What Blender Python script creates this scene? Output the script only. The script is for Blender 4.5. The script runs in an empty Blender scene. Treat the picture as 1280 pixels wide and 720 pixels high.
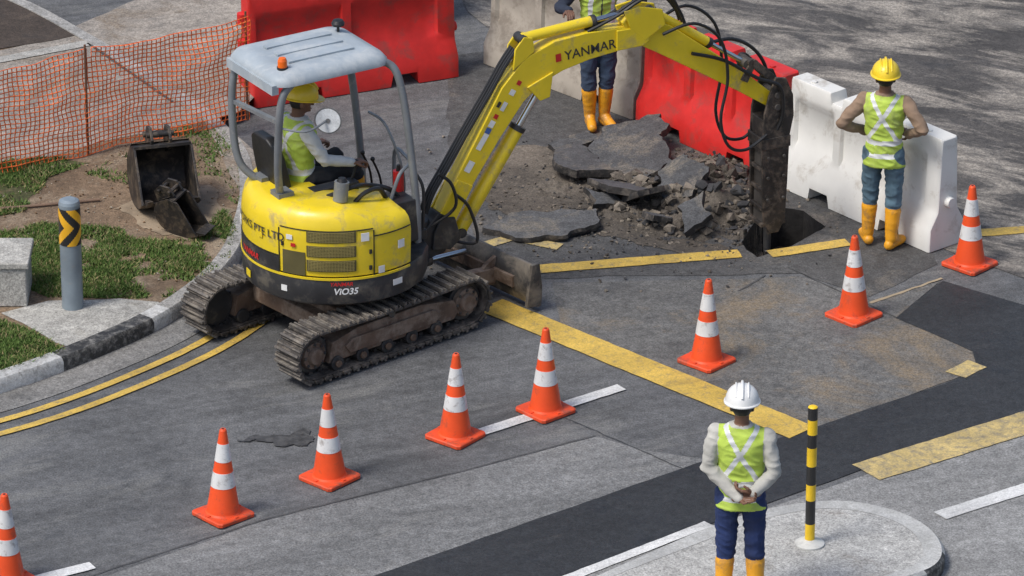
import bpy,bmesh,math,random
from mathutils import Vector,Matrix,noise
from mathutils.geometry import tessellate_polygon
import numpy as np
random.seed(7)
rad=math.radians
sc=bpy.context.scene
TH=rad(24);D=45.0;F=6750.0
V=Vector
def P(u,v,z=0.0):
    """survey: site plan position (metres) of a measured point lying at height z"""
    a=(u-640)/F;b=(360-v)/F;s=math.sin(TH);c=math.cos(TH)
    t=(D*s-z)/(s-b*c)
    return V((t*a,-D*c+t*(c+b*s),z))
# ------------------------------------------------------------ materials
def base(name):
    m=bpy.data.materials.new(name);m.use_nodes=True
    nt=m.node_tree;return m,nt,nt.nodes['Principled BSDF']
def N(nt,t,**k):
    n=nt.nodes.new(t)
    for a,b in k.items():setattr(n,a,b)
    return n
def noi(nt,vec,scale,detail=4,rough=.55,dist=0):
    n=N(nt,'ShaderNodeTexNoise');n.inputs['Scale'].default_value=scale
    n.inputs['Detail'].default_value=detail;n.inputs['Roughness'].default_value=rough
    n.inputs['Distortion'].default_value=dist
    nt.links.new(vec,n.inputs['Vector']);return n.outputs['Fac']
def rmp(nt,fac,a,b,c0=0,c1=1):
    n=N(nt,'ShaderNodeMapRange');nt.links.new(fac,n.inputs[0])
    n.inputs[1].default_value=a;n.inputs[2].default_value=b
    n.inputs[3].default_value=c0;n.inputs[4].default_value=c1
    n.clamp=True;return n.outputs[0]
def mixc(nt,f,a,b,bt='MIX'):
    n=N(nt,'ShaderNodeMix',data_type='RGBA',blend_type=bt)
    for i,x in ((0,f),(6,a),(7,b)):
        if isinstance(x,bpy.types.NodeSocket):nt.links.new(x,n.inputs[i])
        elif i==0:n.inputs[0].default_value=x
        else:n.inputs[i].default_value=(*x[:3],1)
    return n.outputs[2]
def pos(nt,rot=0,scl=(1,1,1)):
    v=N(nt,'ShaderNodeNewGeometry').outputs['Position']
    m=N(nt,'ShaderNodeMapping');nt.links.new(v,m.inputs['Vector'])
    m.inputs['Rotation'].default_value=(0,0,rot)
    k=N(nt,'ShaderNodeVectorMath',operation='MULTIPLY');nt.links.new(m.outputs[0],k.inputs[0]);k.inputs[1].default_value=scl
    return k.outputs[0]
def bump(nt,b,h,s,d=.01):
    n=N(nt,'ShaderNodeBump');n.inputs['Strength'].default_value=s;n.inputs['Distance'].default_value=d
    nt.links.new(h,n.inputs['Height']);nt.links.new(n.outputs[0],b.inputs['Normal'])
def mat(name,col,rough=.5,metal=0,var=.15,scale=5,bmp=.0,bs=40,dirt=None,damt=.3,ds=4,coat=0,bd=.01):
    m,nt,b=base(name);p=pos(nt)
    f=rmp(nt,noi(nt,p,scale),.3,.7)
    c=mixc(nt,f,[x*(1-var) for x in col],[min(1,x*(1+var)) for x in col])
    if dirt:
        f2=rmp(nt,noi(nt,p,ds,6,.7,.3),.62-damt*.45,.74-damt*.3,0,.85)
        c=mixc(nt,f2,c,dirt)
    nt.links.new(c,b.inputs['Base Color'])
    b.inputs['Metallic'].default_value=metal
    r=rmp(nt,noi(nt,p,scale*3),.3,.7,max(0,rough-.08),min(1,rough+.1));nt.links.new(r,b.inputs['Roughness'])
    if coat:b.inputs['Coat Weight'].default_value=coat;b.inputs['Coat Roughness'].default_value=.15
    if bmp:bump(nt,b,noi(nt,p,bs,5,.6),bmp,bd)
    return m
def scal(nt,c,f):
    mm=N(nt,'ShaderNodeVectorMath',operation='SCALE')
    if isinstance(c,bpy.types.NodeSocket):nt.links.new(c,mm.inputs[0])
    else:mm.inputs[0].default_value=c[:3]
    nt.links.new(f,mm.inputs['Scale']);return mm.outputs[0]
def asphalt(name,c,light=None,lamt=.0,streak=.2,dirn=rad(-20),lscale=1.2,lst=(1,1,1),contrast=.25,rough=.85,dark=.25,lmax=.9):
    m,nt,b=base(name);p=pos(nt)
    big=rmp(nt,noi(nt,p,.6,5,.6,.4),.32,.68)
    col=mixc(nt,big,[x*(1-contrast) for x in c],[x*(1+contrast) for x in c])
    st=rmp(nt,noi(nt,pos(nt,dirn,(.30,2.6,1)),1.3,7,.7,.6),.42,.72,0,streak)
    col=mixc(nt,st,col,[x*1.8 for x in c])
    st2=rmp(nt,noi(nt,pos(nt,dirn,(.25,1.6,1)),1.7,7,.7,.8),.46,.70,0,streak*1.2)
    col=mixc(nt,st2,col,[x*.5 for x in c])
    dk=rmp(nt,noi(nt,p,1.9,8,.72,.8),.54,.72,0,dark*2)
    col=mixc(nt,dk,col,[x*.42 for x in c])
    sp=rmp(nt,noi(nt,p,5.5,5,.6,.3),.62,.70,0,dark*1.8)
    col=mixc(nt,sp,col,[x*.45 for x in c])
    col=scal(nt,col,rmp(nt,noi(nt,p,11,6,.78),.35,.7,.68,1.32))
    if light:
        lf=rmp(nt,noi(nt,pos(nt,dirn,lst),lscale,8,.72,.6),.64-lamt*.35,.72-lamt*.22,0,lmax)
        lf2=rmp(nt,noi(nt,p,30,3,.7),.25,.6,.3,1)
        mu=N(nt,'ShaderNodeMath',operation='MULTIPLY');nt.links.new(lf,mu.inputs[0]);nt.links.new(lf2,mu.inputs[1])
        col=mixc(nt,mu.outputs[0],col,light)
    col=scal(nt,col,rmp(nt,noi(nt,p,65,3,.8),.32,.68,.50,1.50))
    nt.links.new(col,b.inputs['Base Color'])
    nt.links.new(rmp(nt,noi(nt,p,1.9,8,.72,.8),.5,.74,rough,rough-.3),b.inputs['Roughness'])
    bump(nt,b,noi(nt,p,90,4,.7),.6,.006)
    return m
def paint(name,col,under,wear=.35,rough=.6):
    m,nt,b=base(name);p=pos(nt)
    f=rmp(nt,noi(nt,p,14,8,.8,.2),.66-wear*.5,.80-wear*.4,0,.9)
    c=mixc(nt,f,scal(nt,col,rmp(nt,noi(nt,p,2.2,5,.6),.3,.7,.68,1.08)),under)
    c=mixc(nt,rmp(nt,noi(nt,pos(nt,rad(-22),(.5,2.5,1)),2.4,6,.75,.5),.52,.75,0,.5),c,[x*.6 for x in under])
    nt.links.new(scal(nt,c,rmp(nt,noi(nt,p,60,3,.8),.35,.65,.72,1.1)),b.inputs['Base Color']);b.inputs['Roughness'].default_value=rough
    bump(nt,b,noi(nt,p,80,4,.7),.4,.005)
    return m
# ------------------------------------------------------------ mesh builder
class MB:
    def __init__(s):s.v=[];s.f=[];s.m=[]
    def add(s,vs,fs,mi=0,M=None):
        o=len(s.v)
        for q in vs:
            q=V(q)
            s.v.append(M@q if M is not None else q)
        for f in fs:s.f.append([o+i for i in f]);s.m.append(mi)
    def box(s,c,size,mi=0,M=None,top=1.0):
        x,y,z=size[0]/2,size[1]/2,size[2]/2;c=V(c);vs=[]
        for dz,k in ((-z,1),(z,top)):
            for dx,dy in ((-x,-y),(x,-y),(x,y),(-x,y)):vs.append(c+V((dx*k,dy*k,dz)))
        s.add(vs,[(3,2,1,0),(4,5,6,7),(0,1,5,4),(1,2,6,5),(2,3,7,6),(3,0,4,7)],mi,M)
    def beam(s,a,b,w,h,mi=0,M=None):
        a=V(a);b=V(b);d=(b-a);L=d.length;d.normalize()
        up=V((0,0,1)) if abs(d.z)<.95 else V((1,0,0))
        y=up.cross(d).normalized();z=d.cross(y)
        R=Matrix((( d.x,y.x,z.x,0),(d.y,y.y,z.y,0),(d.z,y.z,z.z,0),(0,0,0,1)))
        T=Matrix.Translation((a+b)/2)@R
        s.box((0,0,0),(L,w,h),mi,(M@T) if M is not None else T)
    def cyl(s,a,b,ra,rb=None,n=16,mi=0,M=None,cap=True):
        rb=ra if rb is None else rb
        a=V(a);b=V(b);d=(b-a).normalized()
        up=V((0,0,1)) if abs(d.z)<.95 else V((1,0,0))
        x=up.cross(d).normalized();y=d.cross(x);vs=[]
        for c,r in ((a,ra),(b,rb)):
            for i in range(n):
                t=2*math.pi*i/n;vs.append(c+x*(r*math.cos(t))+y*(r*math.sin(t)))
        fs=[(i,(i+1)%n,n+(i+1)%n,n+i) for i in range(n)]
        if cap:fs+=[tuple(range(n-1,-1,-1)),tuple(range(n,2*n))]
        s.add(vs,fs,mi,M)
    def sph(s,c,r,mi=0,M=None,n=12,R=None):
        if not hasattr(r,'__len__'):r=(r,r,r)
        vs=[];k=n//2+1;c=V(c)
        vs.append(V((0,0,1)))
        for j in range(1,k):
            ph=math.pi*j/k
            for i in range(n):
                t=2*math.pi*i/n;vs.append(V((math.sin(ph)*math.cos(t),math.sin(ph)*math.sin(t),math.cos(ph))))
        vs.append(V((0,0,-1)))
        vs=[V((q.x*r[0],q.y*r[1],q.z*r[2])) for q in vs]
        if R is not None:vs=[R@q for q in vs]
        vs=[q+c for q in vs];fs=[]
        for i in range(n):fs.append((0,1+i,1+(i+1)%n))
        for j in range(k-2):
            for i in range(n):
                a=1+j*n+i;b=1+j*n+(i+1)%n;fs.append((a,a+n,b+n,b))
        L=len(vs)-1
        for i in range(n):fs.append((L,L-n+(i+1)%n,L-n+i))
        s.add(vs,fs,mi,M)
    def lathe(s,prof,n=24,mi=0,M=None,c=(0,0,0)):
        vs=[];c=V(c)
        for r,z in prof:
            for i in range(n):
                t=2*math.pi*i/n;vs.append(c+V((r*math.cos(t),r*math.sin(t),z)))
        for j in range(len(prof)-1):
            m_=mi[j] if isinstance(mi,(list,tuple)) else mi
            s.add([vs[j*n+i] for i in range(n)]+[vs[(j+1)*n+i] for i in range(n)],[(i,(i+1)%n,n+(i+1)%n,n+i) for i in range(n)],m_,M)
        m_=mi[-1] if isinstance(mi,(list,tuple)) else mi
        s.add(vs[-n:],[tuple(range(n))],m_,M)
    def prism(s,poly,y0,y1,mi=0,M=None):
        n=len(poly);vs=[V((x,y0,z)) for x,z in poly]+[V((x,y1,z)) for x,z in poly]
        fs=[(i,(i+1)%n,n+(i+1)%n,n+i) for i in range(n)]+[tuple(range(n-1,-1,-1)),tuple(range(n,2*n))]
        s.add(vs,fs,mi,M)
    def loft(s,rings,mi=0,M=None,cap=True,closed=True):
        n=len(rings[0]);vs=[q for r in rings for q in r];fs=[]
        for j in range(len(rings)-1):
            for i in range(n if closed else n-1):
                fs.append((j*n+i,j*n+(i+1)%n,(j+1)*n+(i+1)%n,(j+1)*n+i))
        if cap:fs+=[tuple(range(n-1,-1,-1)),tuple(range((len(rings)-1)*n,len(rings)*n))]
        s.add(vs,fs,mi,M)
    def tube(s,pts,r,n=8,mi=0,M=None,sub=6):
        pts=[V(p) for p in pts]
        if sub>1 and len(pts)>2:pts=spline(pts,sub)
        rings=[];x=None
        for i,p in enumerate(pts):
            d=(pts[min(i+1,len(pts)-1)]-pts[max(i-1,0)]).normalized()
            if x is None:
                up=V((0,0,1)) if abs(d.z)<.9 else V((1,0,0));x=up.cross(d).normalized()
            else:x=(x-d*x.dot(d)).normalized()
            y=d.cross(x)
            rings.append([p+x*(r*math.cos(2*math.pi*k/n))+y*(r*math.sin(2*math.pi*k/n)) for k in range(n)])
        s.loft(rings,mi,M)
    def mesh(s,name='m'):
        me=bpy.data.meshes.new(name);me.from_pydata([tuple(v) for v in s.v],[],s.f)
        me.polygons.foreach_set('material_index',s.m);me.update();return me
    def make(s,name,mats,parent=None,bev=0,seg=2,ang=35,recalc=True,M=None):
        me=s.mesh(name)
        if recalc:
            bm=bmesh.new();bm.from_mesh(me);bmesh.ops.recalc_face_normals(bm,faces=bm.faces);bm.to_mesh(me);bm.free()
        for m in mats:me.materials.append(m)
        me.polygons.foreach_set('use_smooth',[True]*len(me.polygons))
        me.set_sharp_from_angle(angle=rad(ang))
        ob=bpy.data.objects.new(name,me);sc.collection.objects.link(ob)
        if parent:ob.parent=parent
        if M is not None:ob.matrix_local=M
        if bev:
            b=ob.modifiers.new('bev','BEVEL');b.width=bev;b.segments=seg;b.limit_method='ANGLE';b.angle_limit=rad(ang);b.harden_normals=True
        return ob
def spline(pts,sub=8):
    q=[]
    for i in range(len(pts)-1):
        p0=pts[max(i-1,0)];p1=pts[i];p2=pts[i+1];p3=pts[min(i+2,len(pts)-1)]
        for k in range(sub):
            t=k/sub;q.append(.5*((2*p1)+(p2-p0)*t+(2*p0-5*p1+4*p2-p3)*t*t+(3*p1-p0-3*p2+p3)*t**3))
    q.append(pts[-1]);return q
def empty(name,M=None):
    e=bpy.data.objects.new(name,None);e.empty_display_size=.2;sc.collection.objects.link(e)
    if M is not None:e.matrix_world=M
    return e
def TR(x,y,z,a=0):return Matrix.Translation((x,y,z))@Matrix.Rotation(a,4,'Z')
def jit(pts,amp=.02,step=.12,seed=0,fr=3):
    out=[];n=len(pts)
    for i in range(n):
        a=pts[i];b=pts[(i+1)%n];k=max(1,min(80,int((b-a).length/step)))
        for j in range(k):
            q=a.lerp(b,j/k)
            w=noise.noise_vector(V((q.x*fr,q.y*fr,seed)))+noise.noise_vector(V((q.x*fr*4,q.y*fr*4,seed+9)))*.4
            out.append(V((q.x+w.x*amp,q.y+w.y*amp,q.z)))
    return out
def sheet(name,pts,z,m,holes=(),parent=None):
    loops=[[V((p.x,p.y,0)) for p in pts]]+[[V((p.x,p.y,0)) for p in h] for h in holes]
    tri=tessellate_polygon(loops);vs=[(p.x,p.y,z) for l in loops for p in l]
    me=bpy.data.meshes.new(name);me.from_pydata(vs,[],[tuple(t) for t in tri])
    bm=bmesh.new();bm.from_mesh(me)
    for f in bm.faces:
        f.normal_update()
        if f.normal.z<0:f.normal_flip()
    bm.to_mesh(me);bm.free()
    me.materials.append(m);ob=bpy.data.objects.new(name,me);sc.collection.objects.link(ob)
    if parent:ob.parent=parent
    return ob
def line(name,pts,w,z,m,amp=.004):
    L=[];R=[]
    for i,p in enumerate(pts):
        d=(pts[min(i+1,len(pts)-1)]-pts[max(i-1,0)]).normalized();n=V((-d.y,d.x,0))
        L.append(p+n*w/2);R.append(p-n*w/2)
    return sheet(name,jit(L+R[::-1],amp,.08,w*7,9),z,m)
# ------------------------------------------------------------ palette
ASP=(.112,.114,.117)
m_road=asphalt('asphalt_main',ASP,light=(.22,.218,.205),lamt=.28,streak=.48,dirn=rad(-25),lscale=1.3,lst=(.4,1.6,1),contrast=.28,dark=.22,lmax=.6)
m_light=asphalt('asphalt_light',(.17,.171,.17),streak=.42,dirn=rad(-25),contrast=.2,light=(.27,.265,.25),lamt=.25,lst=(.4,1.6,1),dark=.18,lmax=.6)
m_lane=asphalt('concrete_lane',(.235,.235,.23),streak=.32,dirn=rad(-25),contrast=.15,dark=.2)
m_dark=asphalt('asphalt_new',(.026,.028,.031),streak=.3,dirn=rad(-25),contrast=.18,dark=.15,light=(.07,.069,.066),lamt=.14,lst=(.3,1.6,1),lmax=.5,rough=.7)
m_work=asphalt('asphalt_work',(.078,.077,.076),light=(.18,.158,.13),lamt=.28,streak=.4,dirn=rad(40),dark=.45)
m_far=asphalt('asphalt_muddy',(.078,.071,.065),light=(.40,.36,.305),lamt=.52,streak=.4,dirn=rad(25),lscale=1.5,lst=(.5,1.4,1),dark=.5,contrast=.35,rough=.75)
m_gut=asphalt('gutter_concrete',(.21,.205,.195),streak=.35,dirn=rad(-25),contrast=.2,dark=.3)
m_conc=asphalt('concrete',(.37,.36,.33),light=(.22,.2,.16),lamt=.2,streak=.15,contrast=.12,dark=.12)
m_path=asphalt('path_concrete',(.28,.25,.215),light=(.18,.135,.09),lamt=.35,streak=.3,contrast=.2)
m_dirt=asphalt('dirt',(.17,.118,.075),light=(.30,.24,.17),lamt=.42,streak=.1,contrast=.35,rough=.95,dark=.35)
m_soil=asphalt('dark_soil',(.06,.045,.035),light=(.13,.10,.075),lamt=.3,contrast=.3,rough=.95)
m_rub=asphalt('rubble_earth',(.090,.076,.061),light=(.20,.17,.135),lamt=.4,contrast=.3,rough=.95,dark=.4)
m_turf=asphalt('turf',(.075,.085,.028),light=(.15,.12,.07),lamt=.35,contrast=.3,rough=.95,streak=.0,lscale=5)
m_white=paint('road_paint_white',(.80,.80,.78),(.22,.22,.22),.18)
m_yel=paint('road_paint_yellow',(.74,.50,.10),(.20,.175,.13),.28)
m_yel2=paint('road_paint_yellow_worn',(.66,.50,.20),(.22,.2,.16),.42)
m_kw=paint('kerb_white',(.66,.66,.64),(.22,.21,.19),.36)
m_kb=paint('kerb_black',(.035,.035,.035),(.27,.26,.24),.38)
m_kg=asphalt('kerb_concrete',(.34,.33,.31),light=(.15,.14,.12),lamt=.3,streak=.1,contrast=.2)
# ------------------------------------------------------------ ground
pit=[P(u,v) for u,v in [(925,304),(948,272),(975,260),(1004,264),(1030,284),(992,308),(945,322)]]
pit=jit(pit,.025,.07,3,6)
big=[V((-300,-120,0)),V((300,-120,0)),V((300,500,0)),V((-300,500,0))]
sheet('ground',big,0,m_road,[pit])
work=jit([P(u,v) for u,v in [(575,250),(560,180),(560,70),(640,60),(800,152),(1000,240),(1165,318),(1172,330),(1085,372),(1000,342),(900,345),(760,345),(680,350),(600,310)]],.03,.15,5)
sheet('work_area_road',work,.004,m_work,[pit])
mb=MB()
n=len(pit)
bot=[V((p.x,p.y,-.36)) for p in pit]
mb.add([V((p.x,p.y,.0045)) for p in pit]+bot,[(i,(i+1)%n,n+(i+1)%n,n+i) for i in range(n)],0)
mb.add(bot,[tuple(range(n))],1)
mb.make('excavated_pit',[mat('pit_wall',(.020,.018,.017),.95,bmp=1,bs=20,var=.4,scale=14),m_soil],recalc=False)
sheet('road_lane',jit([P(u,v) for u,v in [(60,760),(130,722),(330,652),(590,588),(745,546),(800,562),(900,578),(700,650),(470,724),(300,790)]],.015,.2,2),.004,m_light)
sheet('road_lane.001',jit([P(u,v) for u,v in [(1000,346),(1090,375),(1175,352),(1120,398),(1215,440),(1222,462),(1195,474),(1005,541),(930,510),(800,455),(700,405),(690,354),(900,350)]],.010,.15,2),.0055,asphalt('asphalt_mid',(.125,.123,.118),light=(.235,.175,.105),lamt=.36,streak=.35,dirn=rad(10),lscale=.8,lmax=.75,dark=.25))
sheet('road_lane.002',[P(u,v) for u,v in [(600,770),(890,660),(1085,593),(1290,522),(1420,478),(1500,900),(700,900)]],.004,m_lane)
sheet('asphalt_strip',jit([P(u,v) for u,v in [(300,790),(475,718),(700,640),(870,580),(1000,541),(1195,475),(1222,462),(1216,440),(1120,398),(1178,352),(1290,385),(1420,330),(1420,470),(1290,518),(1065,592),(890,655),(710,722),(500,800)]],.012,.12,8),.008,m_dark)
far=[P(u,v) for u,v in [(520,-120),(585,15),(690,100),(800,146),(1000,232),(1190,316),(1290,352),(1500,430)]]+[V((60,3,0)),V((60,60,0)),V((-3,60,0))]
sheet('muddy_road',far,.006,m_far)
line('yellow_marking',[P(612,382),P(1003,542)],.30,.012,m_yel,.008)
line('yellow_marking.001',[P(668,338),P(925,318)],.17,.012,m_yel,.008)
line('yellow_marking.002',[P(962,319),P(1060,304)],.15,.012,m_yel,.008)
line('yellow_marking.003',[P(1108,301),P(1300,287)],.15,.012,m_yel,.008)
line('yellow_marking.004',[P(1082,592),P(1300,524)],.34,.012,m_yel2,.01)
line('yellow_marking.005',[P(592,312),P(640,298),P(700,310)],.14,.012,m_yel2)
line('yellow_marking.006',[P(1194,470),P(1222,456)],.2,.012,m_yel2,.02)
line('white_marking',[P(597,543),P(777,485)],.12,.012,m_white,.006)
line('white_marking.001',[P(40,727),P(116,708)],.12,.012,m_white,.006)
line('white_marking.002',[P(1175,646),P(1300,606)],.15,.012,m_white,.006)
line('white_marking.003',[P(690,732),P(886,656)],.10,.012,m_white,.006)
line('saw_cut',[P(1088,380),P(1178,349)],.03,.010,mat('dust',(.34,.27,.18),.9),.015)
m_seam=mat('seam_tar',(.065,.065,.065),.8,var=.4,scale=12)
line('road_seam',[P(985,335),P(1120,398)],.012,.0095,m_seam,.01)
line('road_seam.001',[P(110,722),P(330,650),P(590,586),P(745,545)],.010,.0095,m_seam,.012)
line('road_seam.003',[P(700,520),P(860,590)],.008,.0095,m_seam,.012)
line('road_crack',[P(925,365),P(945,352),P(958,345)],.02,.0095,m_seam,.02)
m_oil=mat('oil_stain',(.052,.052,.055),.5,var=.4,scale=9,dirt=(.10,.10,.10),damt=.35,ds=16)
sheet('oil_stain',jit([P(u,v) for u,v in [(292,552),(320,543),(350,546),(370,537),(398,548),(382,557),(350,559),(320,553)]],.09,.025,3,7),.0105,m_oil)
# kerb and verge
K=spline([P(-260,580),P(-100,522),P(0,493),P(80,465),P(185,420),P(250,380),P(292,340),P(312,300),P(322,250),P(310,200),P(268,155),P(230,130),P(120,60),P(0,0),P(-200,-60)],10)
def offs(pts,d):
    o=[]
    for i,p in enumerate(pts):
        t=(pts[min(i+1,len(pts)-1)]-pts[max(i-1,0)]).normalized();o.append(p+V((-t.y,t.x,0))*d)
    return o
iK=offs(K,.15)
mb=MB()
prof=[(0,-.02),(.0,.09),(.025,.125),(.15,.13),(.15,-.02)]
for i in range(len(K)-1):
    a=K[i];b=K[i+1];ia=(iK[i]-a);ib=(iK[i+1]-b)
    u_=i/10;mi=2
    if u_<3.0:mi=0
    if 3.0<=u_<4.05:mi=1
    if 4.05<=u_<4.4:mi=0
    vs=[]
    for base_,dr in ((a,ia),(b,ib)):
        for x,z in prof:vs.append(base_+dr*(x/.15)+V((0,0,z)))
    k=len(prof)
    mb.add(vs,[(j,j+1,k+j+1,k+j) for j in range(k-1)],mi)
mb.make('kerb',[m_kw,m_kb,m_kg],ang=50)
sheet('gutter',K[:75]+offs(K[:75],-.30)[::-1],.006,m_gut)
ol=offs(K,-.44);line('yellow_marking.007',[p for p in ol[6:62]],.075,.012,m_yel)
ol=offs(K,-.65);line('yellow_marking.008',[p for p in ol[6:64]],.075,.012,m_yel)
verge=[V((p.x,p.y,0)) for p in offs(K,.147)]+[V((-40,30,0)),V((-40,-3.5,0))]
sheet('verge_dirt',verge,.112,m_dirt)
zz=.112
sheet('footpath',jit([P(u,v,zz) for u,v in [(-200,110),(0,64),(60,50),(190,-10),(420,-80),(380,60),(300,140),(262,150),(150,172),(0,214),(-300,290)]],.03,.2,6),zz+.004,m_path)
sheet('soil_bed',jit([P(u,v,zz) for u,v in [(-200,70),(0,62),(95,46),(40,5),(-20,-60),(-300,-60)]],.05,.2,6),zz+.008,m_soil)
line('path_edging',[P(-100,92,zz),P(0,76,zz),P(110,55,zz)],.14,zz+.012,m_conc)
line('path_joint',[P(110,55,zz),P(215,128,zz)],.03,zz+.012,m_seam)
sheet('concrete_pad',jit([P(u,v,zz) for u,v in [(2,392),(60,377),(150,374),(198,378),(206,386),(150,412),(88,436),(66,428),(30,405)]],.012,.1,1),zz+.006,m_conc)
sheet('concrete_pad.001',jit([P(u,v,zz) for u,v in [(255,153),(275,150),(318,190),(330,250),(300,240),(275,190)]],.02,.1,1),zz+.006,m_path)
sheet('bare_earth',jit([P(u,v,zz) for u,v in [(150,262),(185,235),(260,232),(285,262),(250,298),(200,296)]],.10,.05,1,4),zz+.006,mat('dusty_earth',(.27,.21,.145),.95,var=.35,bmp=.6,bs=30))
def inpoly(x,y,poly):
    c=False;n=len(poly);j=n-1
    for i in range(n):
        a=poly[i];b=poly[j]
        if (a.y>y)!=(b.y>y) and x<(b.x-a.x)*(y-a.y)/(b.y-a.y)+a.x:c=not c
        j=i
    return c
def scatter(poly,n,thr=-.2,fr=2.2):
    xs=[p.x for p in poly];ys=[p.y for p in poly];o=[];k=0
    while len(o)<n and k<n*30:
        k+=1;x=random.uniform(min(xs),max(xs));y=random.uniform(min(ys),max(ys))
        if inpoly(x,y,poly) and noise.noise(V((x*fr,y*fr,2)))+.5*noise.noise(V((x*fr*3,y*fr*3,5)))>thr+random.uniform(-.25,.25):o.append((x,y))
    return o
mb=MB()
gp=[([(0,292),(50,280),(150,286),(165,300),(245,300),(280,262),(296,290),(285,325),(240,362),(200,374),(60,372),(0,345)],26000,-.10),
    ([(-60,205),(0,203),(70,196),(110,205),(60,222),(30,265),(0,270),(-60,280)],9000,-.2),
    ([(-60,385),(0,400),(40,415),(80,438),(40,455),(-60,482)],9000,-.45),
    ([(95,215),(250,150),(300,180),(300,260),(250,225),(160,232)],1400,.15)]
for i,(poly,n_,thr) in enumerate(gp):
    pl=[P(u,v,zz) for u,v in poly]
    if i in(1,2):sheet('turf' if i==1 else 'turf.001',jit(pl,.07,.06,i,4),zz+.004,m_turf)
    for x,y in scatter(pl,n_,thr):
        h=random.uniform(.015,.045);a=random.uniform(0,6.28);w=random.uniform(.005,.011)
        dx,dy=math.cos(a)*w,math.sin(a)*w;lx,ly=random.gauss(0,.024),random.gauss(0,.024)
        r=random.random()+.25*noise.noise(V((x*4,y*4,7)));mi=0 if r<.5 else (1 if r<.83 else 2)
        mb.add([(x-dx,y-dy,zz),(x+dx,y+dy,zz),(x+lx,y+ly,zz+h)],[(0,1,2)],mi)
mb.make('grass',[mat('grass_a',(.075,.14,.022),.8),mat('grass_b',(.12,.18,.04),.8),mat('grass_dry',(.30,.25,.12),.9)],recalc=False)
# ------------------------------------------------------------ rubble
def hull(mb,c,r,seed,mi=0,flat=1.0):
    rnd=random.Random(seed);bm=bmesh.new()
    for i in range(11):
        d=V((rnd.gauss(0,1),rnd.gauss(0,1),rnd.gauss(0,1))).normalized()*r*rnd.uniform(.65,1.05)
        bm.verts.new((d.x*rnd.uniform(.8,1.2),d.y,d.z*flat))
    bmesh.ops.convex_hull(bm,input=bm.verts)
    bmesh.ops.delete(bm,geom=[v for v in bm.verts if not v.link_faces],context='VERTS')
    bm.verts.ensure_lookup_table();bm.verts.index_update()
    R=Matrix.Rotation(rnd.uniform(-.6,.6),3,'X')@Matrix.Rotation(rnd.uniform(0,6),3,'Z')
    mb.add([R@v.co+V(c) for v in bm.verts],[[v.index for v in f.verts] for f in bm.faces],mi);bm.free()
bumps=[(P(790,235),.30,.10),(P(860,255),.33,.17),(P(905,262),.28,.19),(P(885,235),.35,.14),(P(740,215),.3,.05),(P(925,295),.12,.08),(P(840,280),.26,.10),(P(780,268),.22,.07),(P(900,215),.3,.10),(P(690,235),.30,.05),(P(880,290),.18,.09)]
def mh(x,y):
    h=0
    for c,s,a in bumps:h=max(h,a*math.exp(-((x-c.x)**2+(y-c.y)**2)/(2*(s*.75)**2)))
    return h*(1+.5*noise.noise(V((x*6,y*6,1))))+.03*noise.noise(V((x*14,y*14,3)))
mb=MB();nx,ny=130,120
x0,x1,y0,y1=-.2,2.15,.8,3.1
for i in range(nx+1):
    for j in range(ny+1):
        x=x0+(x1-x0)*i/nx;y=y0+(y1-y0)*j/ny;h=mh(x,y)-.028+.014*noise.noise(V((x*40,y*40,3)))
        if inpoly(x,y,pit):h=-.27+.05*noise.noise(V((x*9,y*9,1)))
        mb.v.append(V((x,y,h)))
for i in range(nx):
    for j in range(ny):
        a=i*(ny+1)+j;mb.f.append([a,a+ny+1,a+ny+2,a+1]);mb.m.append(0)
mb.make('rubble_mound',[m_rub],recalc=False,ang=25)
mb=MB()
zone=[P(u,v) for u,v in [(690,195),(760,180),(850,185),(915,200),(962,235),(955,300),(900,318),(820,304),(740,272)]]
for i in range(1150):
    q=None
    while q is None:
        x=random.uniform(.2,2.2);y=random.uniform(.7,3.0)
        if inpoly(x,y,zone) and not inpoly(x,y,pit):q=(x,y)
    h=mh(*q);r=random.choice([.016,.02,.024,.03,.04,.055,.08]) if h>.05 else random.choice([.01,.015,.02,.03])
    hull(mb,(q[0],q[1],max(0,h-.03)+r*.3),r,i,random.choice([0,0,1,2]),random.uniform(.5,1))
for i in range(2600):
    if i%3:u=random.gauss(835,95);v=random.gauss(262,36)
    else:u=random.gauss(720,75);v=random.gauss(250,32)
    q=P(u,v)
    if inpoly(q.x,q.y,pit):continue
    r=random.choice([.005,.005,.006,.008,.011,.016,.022]);hull(mb,(q.x,q.y,.008+r*.3),r,i+999,random.randint(0,2),.7)
mb.make('broken_asphalt_rubble',[m_rub,mat('asphalt_chunk',(.042,.042,.044),.9,var=.4,bmp=.8,bs=30),mat('clay_chunk',(.20,.17,.135),.95,var=.35,scale=12,bmp=.8,bs=30)],ang=15)
mb=MB()
pl=[P(u,v,zz) for u,v in [(0,215),(150,172),(262,155),(300,200),(310,290),(240,360),(0,372)]]
for i,(x,y) in enumerate(scatter(pl,1100,-.5)):
    r=random.choice([.004,.006,.008,.014]);hull(mb,(x,y,zz+.005+r*.3),r,i+5000,random.randint(0,1),.6)
mb.make('gravel',[mat('pebble',(.33,.29,.23),.9,var=.3),mat('dry_leaf',(.16,.09,.04),.8,var=.3)],ang=15)
m_slab=asphalt('slab_top',(.085,.086,.088),light=(.19,.165,.13),lamt=.38,streak=.2,contrast=.35,lscale=3)
m_slabs=mat('slab_side',(.030,.028,.027),.95,var=.4,bmp=1,bs=25,dirt=(.14,.12,.10),damt=.3,ds=8)
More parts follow.
